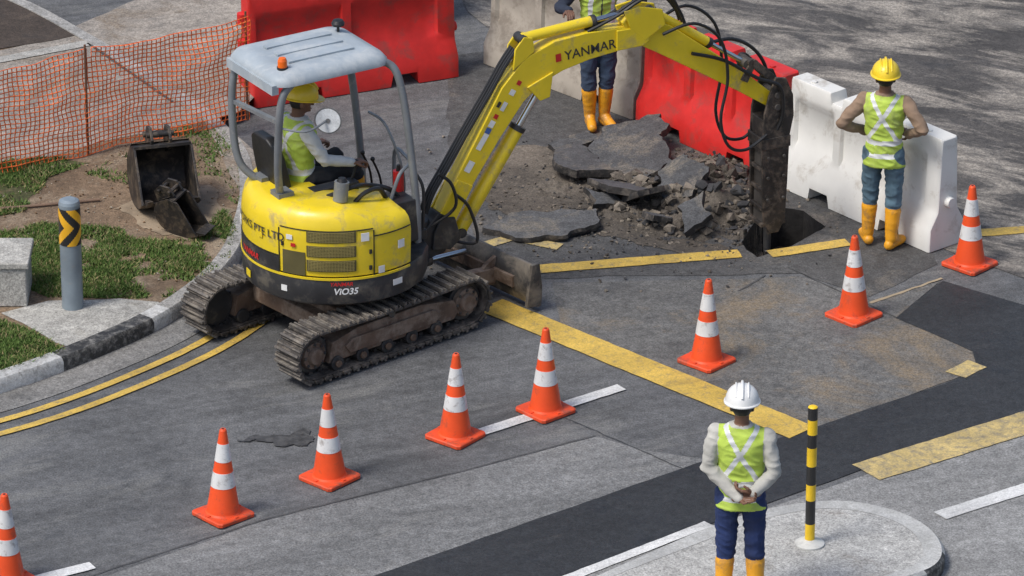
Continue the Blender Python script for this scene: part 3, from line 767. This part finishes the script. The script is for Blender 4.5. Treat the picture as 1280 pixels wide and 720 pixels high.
mb.cyl((.22,.30,2.44),(.22,.30,2.53),.012,.012,8,1);mb.lathe([(.05,2.52),(.055,2.54),(.04,2.565),(.001,2.57)],16,1,c=(.22,.30,0))
mb.make('roof_lamps',[m_amb,m_hose],parent=EU)
mb=MB()
dirc=V((-.62,-.75,.05)).normalized();pc=V((-.25,-.34,2.02))
mb.cyl(pc,pc+dirc*.02,.108,.112,28,0);mb.cyl(pc+dirc*.02,pc+dirc*.024,.10,.10,28,1);mb.cyl(pc+dirc*.024,pc+dirc*.03,.02,.02,10,0)
mb.make('mirror',[mat('mirror_rim',(.15,.15,.15),.5),mat('mirror_face',(.72,.74,.75),.3,.1,var=.15,scale=20)],parent=EU)
# ---- swing bracket
mb=MB()
mb.prism([(.60,.50),(.78,.46),(.98,.50),(1.05,.62),(1.03,.80),(.92,.86),(.80,.74),(.60,.72)],-.10,.10,0)
mb.cyl((.78,0,.42),(.78,0,.80),.09,.09,20,0)
for y in (-.125,.10):mb.prism([(.84,.55),(1.02,.52),(1.12,.60),(1.06,.80),(.93,.82),(.86,.70)],y,y+.025,0)
mb.make('swing_bracket',[m_k],parent=EU,bev=.01)
foot=V((math.cos(AU)*.957,math.sin(AU)*.957,0));AB=rad(25.8)
EB=empty('boom_assembly');EB.parent=ex;EB.location=foot;EB.rotation_euler=(0,0,AB)
def band(pts,hw):
    L=[];Rr=[]
    for i,p in enumerate(pts):
        p=V((p[0],p[1]));a_=V(pts[max(i-1,0)]);b_=V(pts[min(i+1,len(pts)-1)]);d=(b_-a_).normalized();n=V((-d.y,d.x))
        L.append(p+n*hw[i]);Rr.append(p-n*hw[i])
    return [(q.x,q.y) for q in L+Rr[::-1]]
mb=MB()
bp=[(0,.70),(.22,1.08),(.45,1.45),(.66,1.77),(.85,1.95),(1.08,2.04),(1.35,2.08),(1.62,2.09),(1.84,2.09)]
bh=[.065,.085,.10,.125,.145,.14,.12,.10,.075]
mb.prism(band(bp,bh),-.075,.075,0)
for y in (-.095,.075):
    mb.prism(band([(0,.70),(.22,1.08)],[.085,.08]),y,y+.02,0)
    mb.prism(band([(1.6,2.09),(1.84,2.09),(1.90,2.09)],[.09,.085,.05]),y,y+.02,0)
    mb.prism([(.78,1.82),(.90,1.68),(.99,1.70),(1.02,1.92)],y,y+.02,0)
    mb.prism([(.66,1.98),(.86,2.12),(.84,2.24),(.76,2.26),(.68,2.16)],y*.8,y*.8+.02,0)
mb.make('boom',[m_y],parent=EB,bev=.008)
mb=MB()
def ram(a,b,f,r1,r2,mi=0,y=0):
    a=V((a[0],y,a[1]));b=V((b[0],y,b[1]));m_=a.lerp(b,f)
    mb.cyl(a,m_,r1,r1,18,mi);mb.cyl(m_-(b-a).normalized()*.03,m_+(b-a).normalized()*.012,r1*1.12,r1*1.12,18,2);mb.cyl(m_,b,r2,r2,14,1)
    for q in (a,b):mb.cyl(q+V((0,-.07,0)),q+V((0,.07,0)),.042,.042,14,2)
ram((.20,.62),(.93,1.74),.74,.062,.030)
ram((.77,2.22),(1.74,2.29),.68,.045,.024)
ram((1.96,2.26),(2.84,1.66),.62,.042,.022)
mb.make('hydraulic_rams',[m_y,m_chr,m_k],parent=EB)
mb=MB()
ap=[(1.70,2.26),(1.84,2.13),(2.05,2.02),(2.4,1.78),(2.8,1.50),(3.10,1.27)]
mb.prism(band(ap,[.05,.115,.125,.105,.08,.055]),-.065,.065,0)
for y in (-.085,.065):
    mb.prism([(1.66,2.34),(1.80,2.36),(2.02,2.30),(2.05,2.16),(1.86,2.05),(1.72,2.18)],y-.012,y+.012,0)
mb.make('arm',[m_y],parent=EB,bev=.008)
mb=MB()
for y in (-.09,.07):
    mb.prism(band([(2.80,1.52),(2.90,1.70)],[.035,.03]),y,y+.02,0)
    mb.prism(band([(2.87,1.69),(3.10,1.47)],[.03,.035]),y-.01,y+.01,0)
mb.cyl((2.86,-.1,1.68),(2.86,.1,1.68),.03,.03,12,0)
mb.make('linkage',[m_br2],parent=EB,bev=.004)
mb=MB()
for y in (-.125,.10):
    mb.prism([(2.98,1.20),(3.02,1.36),(3.08,1.52),(3.18,1.50),(3.25,1.34),(3.26,1.15),(3.22,.95),(2.97,.95)],y,y+.025,0)
mb.box((3.10,0,1.06),(.24,.24,.16),0)
mb.box((3.095,0,.93),(.27,.27,.10),0)
for y in (-.12,.095):
    mb.prism([(2.965,.90),(3.225,.90),(3.215,.55),(3.20,.22),(3.14,.10),(3.05,.10),(2.99,.22),(2.975,.55)],y,y+.025,0)
mb.box((3.095,0,.55),(.18,.18,.72),1)
for z in (.85,.68,.50,.33,.18):mb.box((3.095,0,z),(.235,.215,.035),0)
for z in (.80,.62,.42):
    for x in (3.02,3.17):
        for y in (-.135,.125):mb.cyl((x,y-.008,z),(x,y+.012,z),.016,.016,8,1)
for z in (1.36,1.25):mb.cyl((3.10,-.14,z),(3.10,.14,z),.03,.03,12,1)
mb.cyl((3.095,0,.12),(3.095,0,-.10),.035,.032,14,2);mb.cyl((3.095,0,-.10),(3.095,0,-.25),.032,.006,14,2)
mb.make('hydraulic_breaker',[m_br2,mat('breaker_core',(.10,.09,.08),.5,.3,var=.4),mat('chisel',(.25,.24,.23),.35,.8)],parent=EB,bev=.006)
mb=MB()
for k,y in enumerate((-.05,-.02,.02,.05)):
    mb.tube([(-.12,y,.85),(-.05,y,1.02),(.08,y,1.22),(.26,y,1.50),(.46,y,1.80),(.60,y,2.02),(.70,y,2.15)],.015,7,0)
for k,y in enumerate((-.05,.0,.05)):
    mb.tube([(1.35,y,2.20),(1.60,y*1.5,2.30-.02*k),(1.85,y*1.8,2.42-.03*k),(2.08,y*1.6,2.40-.02*k),(2.20,y,2.24),(2.25,y,2.12)],.014,7,0)
mb.tube([(2.02,-.10,2.08),(2.30,-.13,2.14),(2.55,-.12,1.95),(2.62,-.13,1.6),(2.55,-.15,1.25),(2.62,-.16,1.0),(2.80,-.15,.93),(3.0,-.13,1.02)],.014,7,0)
mb.tube([(2.02,.10,2.10),(2.35,.13,2.20),(2.62,.12,2.0),(2.70,.13,1.6),(2.66,.15,1.2),(2.75,.15,.95),(2.92,.15,.90),(3.02,.12,1.0)],.014,7,0)
mb.tube([(2.3,-.09,1.86),(2.6,-.10,1.75),(2.9,-.12,1.55),(3.1,-.16,1.45),(3.14,-.15,1.2),(3.1,-.13,1.05)],.016,7,0)
mb.tube([(2.5,.05,1.86),(2.75,.06,1.86),(2.98,.1,1.72),(3.12,.12,1.5),(3.15,.14,1.2)],.016,7,0)
mb.tube([(.05,-.06,.60),(.3,-.13,.55),(.25,-.1,.85),(.12,-.1,1.0)],.014,7,0)
mb.tube([(-.1,-.1,.75),(.1,-.14,.9),(.08,-.12,1.1),(-.02,-.09,1.2)],.014,7,0)
mb.make('hydraulic_hoses',[m_hose],parent=EB)
def onboom(s0,z0,ang,y):
    c,s=math.cos(ang),math.sin(ang);return lambda x,yy:V((s0+x*c-yy*s,y,z0+x*s+yy*c))
addtext('boom_lettering','YANMAR',.115,onboom(1.13,1.995,rad(4),-.079),m_k,EB,.001)
mb=MB()
def dec(s,z,w,h,ang,mi):
    f=onboom(s,z,ang,-.0785);mb.add([f(0,0),f(w,0),f(w,h),f(0,h)],[(0,1,2,3)],mi)
for s,z,w,h,mi in [(.26,1.15,.10,.06,0),(.36,1.33,.15,.05,0),(.44,1.46,.05,.05,2),(.47,1.51,.06,.05,0),(.51,1.58,.04,.04,1),(.57,1.64,.08,.04,0),(.53,1.68,.05,.03,3),(.66,1.76,.05,.05,0),(.72,1.84,.04,.04,1)]:dec(s,z,w,h,rad(57),mi)
dec(1.05,1.99,.05,.07,rad(5),1)
mb.make('decals',[m_wl,m_red,mat('decal_blue',(.05,.12,.35),.5),m_k],parent=EB,recalc=False)
# ------------------------------------------------------------ PEOPLE
def remesh(mb,vox,sm=2):
    me=mb.mesh('r');o=bpy.data.objects.new('r',me);sc.collection.objects.link(o)
    r=o.modifiers.new('r','REMESH');r.mode='VOXEL';r.voxel_size=vox
    s=o.modifiers.new('s','SMOOTH');s.iterations=sm;s.factor=.5
    dg=bpy.context.evaluated_depsgraph_get();m2=bpy.data.meshes.new_from_object(o.evaluated_get(dg))
    bpy.data.objects.remove(o);return m2
m_skin=mat('skin_brown',(.17,.085,.052),.5,var=.1);m_hair=mat('hair_black',(.01,.01,.01),.5)
m_vest=mat('hivis_vest',(.46,.61,.085),.7,var=.16,scale=9,dirt=(.34,.40,.12),damt=.22,ds=7,bmp=.3,bs=25)
m_sil=mat('reflective_tape',(.66,.67,.66),.4,var=.12,scale=12)
m_boot=mat('rubber_boot',(.80,.36,.018),.4,var=.12,dirt=(.38,.21,.07),damt=.28,ds=9)
m_eye=mat('eye_white',(.7,.7,.68),.3);m_lip=mat('lip',(.2,.06,.05),.5)
class Body:
    def __init__(s):s.pr=[];s.mb=MB()
    def c(s,a,b,ra,rb,l):
        a=V(a);b=V(b);s.pr.append(('c',a,b,ra,rb,l));s.mb.cyl(a,b,ra,rb,16);s.mb.sph(a,ra,n=14);s.mb.sph(b,rb,n=14)
    def e(s,c,r,l,R=None):
        s.pr.append(('e',V(c),r,None,None,l));s.mb.sph(c,r,n=18,R=R)
    def t(s,secs,l,cyf):
        rings=[]
        for z,rx,ry in secs:
            rings.append([V((rx*math.copysign(abs(math.cos(t))**.85,math.cos(t)),cyf(z)+ry*math.copysign(abs(math.sin(t))**.85,math.sin(t)),z)) for t in [2*math.pi*i/28 for i in range(28)]])
        s.mb.loft(rings);s.pr.append(('t',secs,cyf,None,None,l))
    def dists(s,X):
        out=[]
        for k in s.pr:
            if k[0]=='c':
                a=np.array(k[1]);b=np.array(k[2]);ab=b-a;t=np.clip(((X-a)@ab)/(ab@ab),0,1)
                d=np.linalg.norm(X-(a+t[:,None]*ab),axis=1)-(k[3]+(k[4]-k[3])*t)
            elif k[0]=='e':
                r=np.array(k[2]);d=(np.linalg.norm((X-np.array(k[1]))/r,axis=1)-1)*r.min()
            else:
                zs=[q[0] for q in k[1]];rx=np.interp(X[:,2],zs,[q[1] for q in k[1]]);ry=np.interp(X[:,2],zs,[q[2] for q in k[1]])
                cy=np.array([k[2](z) for z in X[:,2]])
                d=(np.sqrt((X[:,0]/rx)**2+((X[:,1]-cy)/ry)**2)-1)*np.minimum(rx,ry)
                d=d+np.maximum(0,zs[0]-.01-X[:,2])*3+np.maximum(0,X[:,2]-zs[-1])*2
            out.append(d)
        return np.array(out)
def hand(mb,w,d,n,side,curl=.6):
    w=V(w);d=V(d).normalized();n=V(n);n=(n-d*n.dot(d)).normalized();k=d.cross(n).normalized()*side
    offs_=[.030,.010,-.010,-.029];ln=[.95,1.08,1.0,.8]
    def cp(a,b,ra,rb):mb.cyl(a,b,ra,rb,10);mb.sph(a,ra,n=10);mb.sph(b,rb,n=10)
    cp(w-d*.03,w+d*.02,.026,.024)
    for o,l in zip(offs_,ln):
        kn=w+d*(.088 if l>.9 else .08)+k*o
        cp(w+k*o*.6,kn,.017,.0125)
        p=kn;a_=curl*.5
        for ph,(L,r0,r1) in enumerate(((.042,.0105,.0095),(.027,.0095,.0085),(.021,.0085,.007))):
            dd=d*math.cos(a_)+n*math.sin(a_);q=p+dd*L*l;cp(p,q,r0,r1);p=q;a_+=curl
    p=w+d*.025+k*.022;q=p+(d*.55+k*.65+n*.35).normalized()*.045;cp(p,q,.015,.012)
    r=q+(d*.85+k*.15+n*.45).normalized()*.032;cp(q,r,.011,.009)
def helmet(m,parent,M):
    mb=MB();n=32;rings=[]
    for e_ in (88,75,60,45,30,15,4):
        t=rad(e_);rings.append([V((.122*math.cos(t)*math.cos(a),.145*math.cos(t)*math.sin(a),.125*math.sin(t)**.9)) for a in [2*math.pi*i/n for i in range(n)]])
    def brim(ex,exf,z):
        o=[]
        for i in range(n):
            a=2*math.pi*i/n;f=max(0,math.sin(a))**2;g=ex+exf*f
            o.append(V(((.122+g*.8)*math.cos(a),(.145+g)*math.sin(a),z-.012*f)))
        return o
    rings+= [brim(.002,.0,.0),brim(.014,.045,-.006),brim(.013,.043,-.014),brim(-.006,-.006,-.012)]
    mb.loft(rings)
    mb.tube([(0,.135,.055),(0,.09,.108),(0,0,.133),(0,-.09,.108),(0,-.135,.055)],.011,8)
    for x in (-.045,.045):mb.tube([(x,.115,.06),(x,.07,.105),(x,0,.122),(x,-.07,.105),(x,-.115,.06)],.007,8)
    mb.make('helmet',[m],parent=parent,M=M,ang=50)
def person(name,M,legs,arms,shirt,trousers,helm,lean=0,headturn=0,headtilt=0,pz=.90,stand=True,skin=m_skin,hem=.80):
    B=Body();e=empty(name,M);dz=pz-.90
    def cy(z):return lean*(z-dz-.9)
    secs=[(hem,.182,.134),(.92,.168,.122),(1.03,.154,.114),(1.15,.165,.119),(1.27,.183,.125),(1.35,.188,.118),(1.41,.160,.098),(1.445,.11,.078),(1.47,.065,.06)]
    secs=[(z+dz,a,b) for z,a,b in secs];B.t(secs,'torso',cy)
    top=V((0,cy(1.45+dz),dz))
    for hip,knee,ank,toe in legs:
        hip,knee,ank,toe=map(V,(hip,knee,ank,toe))
        bt=knee.lerp(ank,.28)
        B.c(hip,knee,.098,.074,'trs');B.c(knee,bt,.074,.066,'trs')
        B.c(bt+(ank-knee)*.04,ank,.072,.052,'boot')
        B.c(ank,ank.lerp(toe,.25),.052,.05,'boot');B.c(ank.lerp(toe,.1)+V((0,0,-.01)),toe,.048,.042,'boot')
        hl_=ank-(toe-ank).normalized()*.03;hl_.z=toe.z+.005;B.c(hl_,toe,.046,.042,'boot')
    B.e((0,cy(.9+dz),.90+dz),(.155,.12,.12),'trs')
    hands=MB()
    for sh,el,wr,hd,hn,cu in arms:
        sh,el,wr=map(V,(sh,el,wr))
        side=1 if sh.x>0 else -1
        B.c(V((sh.x*.6,sh.y,sh.z+.0)),sh,.060,.060,'shoulder');B.c(sh,el,.063,.054,'shirt');B.c(el,wr,.053,.040,'shirt')
        hand(hands,wr,hd,hn,-side,cu)
    Rh=Matrix.Translation(top+V((0,0,1.50)))@Matrix.Rotation(rad(headturn),4,'Z')@Matrix.Rotation(rad(headtilt),4,'X')
    hp=lambda x,y,z:Rh@V((x,y,z-1.50))
    R3=Rh.to_3x3()
    B.c(top+V((0,-.005,1.42)),hp(0,.0,1.54),.056,.052,'skin')
    B.e(hp(0,.01,1.605),(.075,.093,.10),'skin',R3);B.e(hp(0,.045,1.555),(.052,.055,.062),'skin',R3)
    B.c(hp(0,.098,1.60),hp(0,.118,1.572),.010,.014,'skin')
    B.c(hp(-.02,.088,1.525),hp(.02,.088,1.525),.014,.014,'skin')
    B.c(hp(-.02,.092,1.545),hp(.02,.092,1.545),.008,.008,'skin')
    for x in (-1,1):B.e(hp(x*.078,.005,1.585),(.012,.02,.032),'skin',R3)
    B.c(hp(-.04,.092,1.622),hp(.04,.092,1.622),.010,.010,'skin')
    me=remesh(B.mb,.007,2)
    nv=len(me.vertices);X=np.empty(nv*3);me.vertices.foreach_get('co',X);X=X.reshape(-1,3)
    Dm=B.dists(X);lab=[k[5] for k in B.pr];ix=Dm.argmin(0)
    nrm=np.empty(nv*3);me.vertices.foreach_get('normal',nrm);nrm=nrm.reshape(-1,3)
    for i in range(nv):
        l=lab[ix[i]];p=V(X[i])
        if l in('skin',):continue
        am={'torso':.018,'shirt':.016,'shoulder':.010,'trs':.019,'boot':.004}[l]
        q=p*7;q.z*=1.6
        r_=V((p.x*9+p.z*5,p.y*9,p.z*17))
        X[i]+=nrm[i]*(am*.7*noise.noise(q)+am*1.0*(.35-abs(noise.noise(r_+V((5,1,3))))*1.3)*.8)
    if stand:X[:,2]=np.maximum(X[:,2],.0)
    me.vertices.foreach_set('co',X.ravel())
    me.materials.clear()
    for m in (skin,m_hair,shirt,m_vest,m_sil,trousers,m_boot):me.materials.append(m)
    nf=len(me.polygons);Cc=np.empty(nf*3);me.polygons.foreach_get('center',Cc);Cc=Cc.reshape(-1,3)
    Dm=B.dists(Cc);ix=Dm.argmin(0);mi=np.zeros(nf,int);Ri=Rh.inverted()
    for i in range(nf):
        l=lab[ix[i]];x,y,z=Cc[i];zr=z-dz;yr=y-cy(z)
        w_=.010*noise.noise(V((x*8,y*8,z*8)))
        if l=='skin':
            q=Ri@V((x,y,z));mi[i]=1 if (q.z>.045 and (q.y<.0 or q.z>.13) and abs(q.x)<.079) else 0
            if zr<1.445:mi[i]=2
        elif l=='trs':mi[i]=5
        elif l=='boot':mi[i]=6
        elif l=='shirt':mi[i]=2
        elif l in('torso','shoulder'):
            ax=abs(x+w_);zr2=zr+w_
            if ax>.176 and zr>1.20 or zr>1.455:mi[i]=2
            else:
                sil=False
                if 1.005<zr2<1.055 or .885<zr2<.925:sil=True
                if yr<0:
                    if zr>1.055 and abs(ax-abs(zr-1.26)*.62)<.022:sil=True
                else:
                    if zr>1.055 and .085<ax<.125:sil=True
                    if ax<.006:mi[i]=2;continue
                    if zr>1.32 and ax<(zr-1.32)*.6:mi[i]=2;continue
                mi[i]=4 if sil else 3
    me.polygons.foreach_set('material_index',mi.tolist())
    me.polygons.foreach_set('use_smooth',[True]*nf)
    me.update()
    ob=bpy.data.objects.new('body',me);sc.collection.objects.link(ob);ob.parent=e
    hm=remesh(hands,.0035,1);hm.materials.clear();hm.materials.append(skin)
    hm.polygons.foreach_set('use_smooth',[True]*len(hm.polygons))
    ob=bpy.data.objects.new('hands',hm);sc.collection.objects.link(ob);ob.parent=e
    mb=MB()
    for x in (-.03,.03):
        mb.sph(hp(x,.094,1.603),(.013,.008,.008),0,n=10);mb.sph(hp(x,.102,1.603),(.006,.004,.006),1,n=8)
        mb.beam(hp(x-.017,.103,1.626),hp(x+.017,.103,1.626),.006,.007,1)
    mb.sph(hp(0,.102,1.537),(.022,.006,.005),2,n=10)
    mb.make('face_features',[m_eye,m_hair,m_lip],parent=e)
    helmet(helm,e,Rh@Matrix.Translation((0,.008,.142)))
    return e
m_hy=mat('helmet_yellow',(.82,.58,.025),.35,var=.08,coat=.2);m_hw=mat('helmet_white',(.76,.76,.74),.35,var=.06,coat=.2)
tan=mat('shirt_brown',(.27,.185,.125),.85,var=.25,bmp=.3);grey=mat('shirt_grey',(.46,.45,.41),.85,var=.2,bmp=.3)
navy=mat('shirt_navy',(.02,.028,.05),.85,var=.25);jean=mat('jeans_blue',(.085,.145,.19),.9,var=.3,scale=8,bmp=.4)
navt=mat('trousers_navy',(.014,.028,.095),.9,var=.3,bmp=.4);jn2=mat('jeans_dark',(.035,.055,.095),.9,var=.3);pale=mat('shirt_pale',(.56,.57,.56),.85,var=.15,bmp=.3)
blk=mat('trousers_black',(.02,.02,.022),.9,var=.3)
std=[((.09,0,.90),(.11,.03,.48),(.125,-.01,.10),(.15,.14,.042)),((-.09,0,.90),(-.10,.02,.48),(-.115,-.02,.10),(-.15,.13,.042))]
pA=P(1101,310)
legA=[((.09,0,.90),(.10,.02,.48),(.09,-.02,.10),(.16,.12,.042)),((-.09,0,.90),(-.12,.07,.48),(-.13,.06,.10),(-.20,.20,.042))]
person('construction_worker',TR(pA.x,pA.y,.01,rad(-14))@Matrix.Scale(.965,4),legA,
 [((.185,0,1.385),(.36,-.11,1.19),(.20,.10,1.05),(-.45,.8,-.15),(-.9,-.3,0),.5),((-.185,0,1.385),(-.36,-.09,1.17),(-.19,.11,1.04),(.45,.8,-.15),(.9,-.3,0),.5)],
 tan,jean,m_hy,headturn=14,lean=-.02)
pB=V((1.655,-5.98,0))
person('construction_worker',TR(pB.x,pB.y,IZ,rad(-7))@Matrix.Scale(1.0,4),std,
 [((.185,0,1.375),(.245,-.06,1.12),(.11,-.175,1.00),(-.85,-.10,.12),(0,.6,1),.7),((-.185,0,1.39),(-.235,-.05,1.13),(-.0,-.18,.95),(.85,-.15,.12),(0,-.6,1),.7)],
 grey,navt,m_hw,headturn=5,headtilt=-5,hem=.82)
pC=P(747,157)
person('construction_worker',TR(pC.x,pC.y,.01,rad(196))@Matrix.Scale(.97,4),[((.09,0,.90),(.10,.04,.48),(.075,0,.10),(.10,.16,.042)),((-.09,0,.90),(-.07,.05,.48),(-.055,.02,.10),(-.09,.17,.042))],
 [((.19,0,1.385),(.37,.02,1.20),(.36,.25,1.25),(.1,.95,.1),(0,0,-1),.7),((-.19,0,1.385),(-.40,.04,1.22),(-.30,.25,1.12),(.4,.8,-.1),(0,0,-1),.7)],
 navy,jn2,m_hy,headturn=10,headtilt=-10)
loc=C+V((math.cos(AU)*-.24-math.sin(AU)*.19,math.sin(AU)*-.24+math.cos(AU)*.19,0))
person('excavator_operator',TR(loc.x,loc.y,.012,AU-math.pi/2),
 [((.09,.03,1.33),(.14,.44,1.37),(.13,.52,1.03),(.14,.67,.955)),((-.09,.03,1.33),(-.14,.44,1.37),(-.13,.52,1.03),(-.14,.67,.955))],
 [((.19,-.01,1.385+.40),(.27,.10,1.55),(.31,.33,1.50),(.05,.9,0),(0,.2,-1),1.0),((-.19,-.01,1.385+.40),(-.27,.10,1.53),(-.29,.33,1.46),(.0,.9,0),(0,.2,-1),1.0)],
 pale,blk,m_hy,lean=.02,pz=1.30,stand=False,headturn=-14,headtilt=-8,hem=.87)
# ------------------------------------------------------------ light, sky, camera
w=bpy.data.worlds.new('World');sc.world=w;w.use_nodes=True;nt=w.node_tree
sky=nt.nodes.new('ShaderNodeTexSky');sky.sky_type='NISHITA';sky.sun_disc=False
Sd=V((-.45,-.30,.84)).normalized()
sky.sun_elevation=math.asin(Sd.z);sky.sun_rotation=math.atan2(Sd.x,Sd.y);sky.air_density=1.0;sky.dust_density=3;sky.ozone_density=1
bg=nt.nodes['Background'];bg.inputs['Strength'].default_value=.145
nt.links.new(sky.outputs[0],bg.inputs['Color'])
sl=bpy.data.lights.new('sun','SUN');sl.energy=2.5;sl.angle=rad(18);sl.color=(1,.97,.92)
so=bpy.data.objects.new('sun',sl);sc.collection.objects.link(so);so.rotation_euler=Sd.to_track_quat('Z','Y').to_euler()
cam=bpy.data.cameras.new('camera');co=bpy.data.objects.new('camera',cam);sc.collection.objects.link(co)
cam.sensor_width=36;cam.lens=F/1280*36;cam.clip_end=2000;cam.clip_start=.5
co.location=(0,-D*math.cos(TH),D*math.sin(TH));co.rotation_euler=(math.pi/2-TH,0,0)
sc.camera=co
sc.view_settings.view_transform='Standard';sc.view_settings.look='None';sc.view_settings.exposure=0
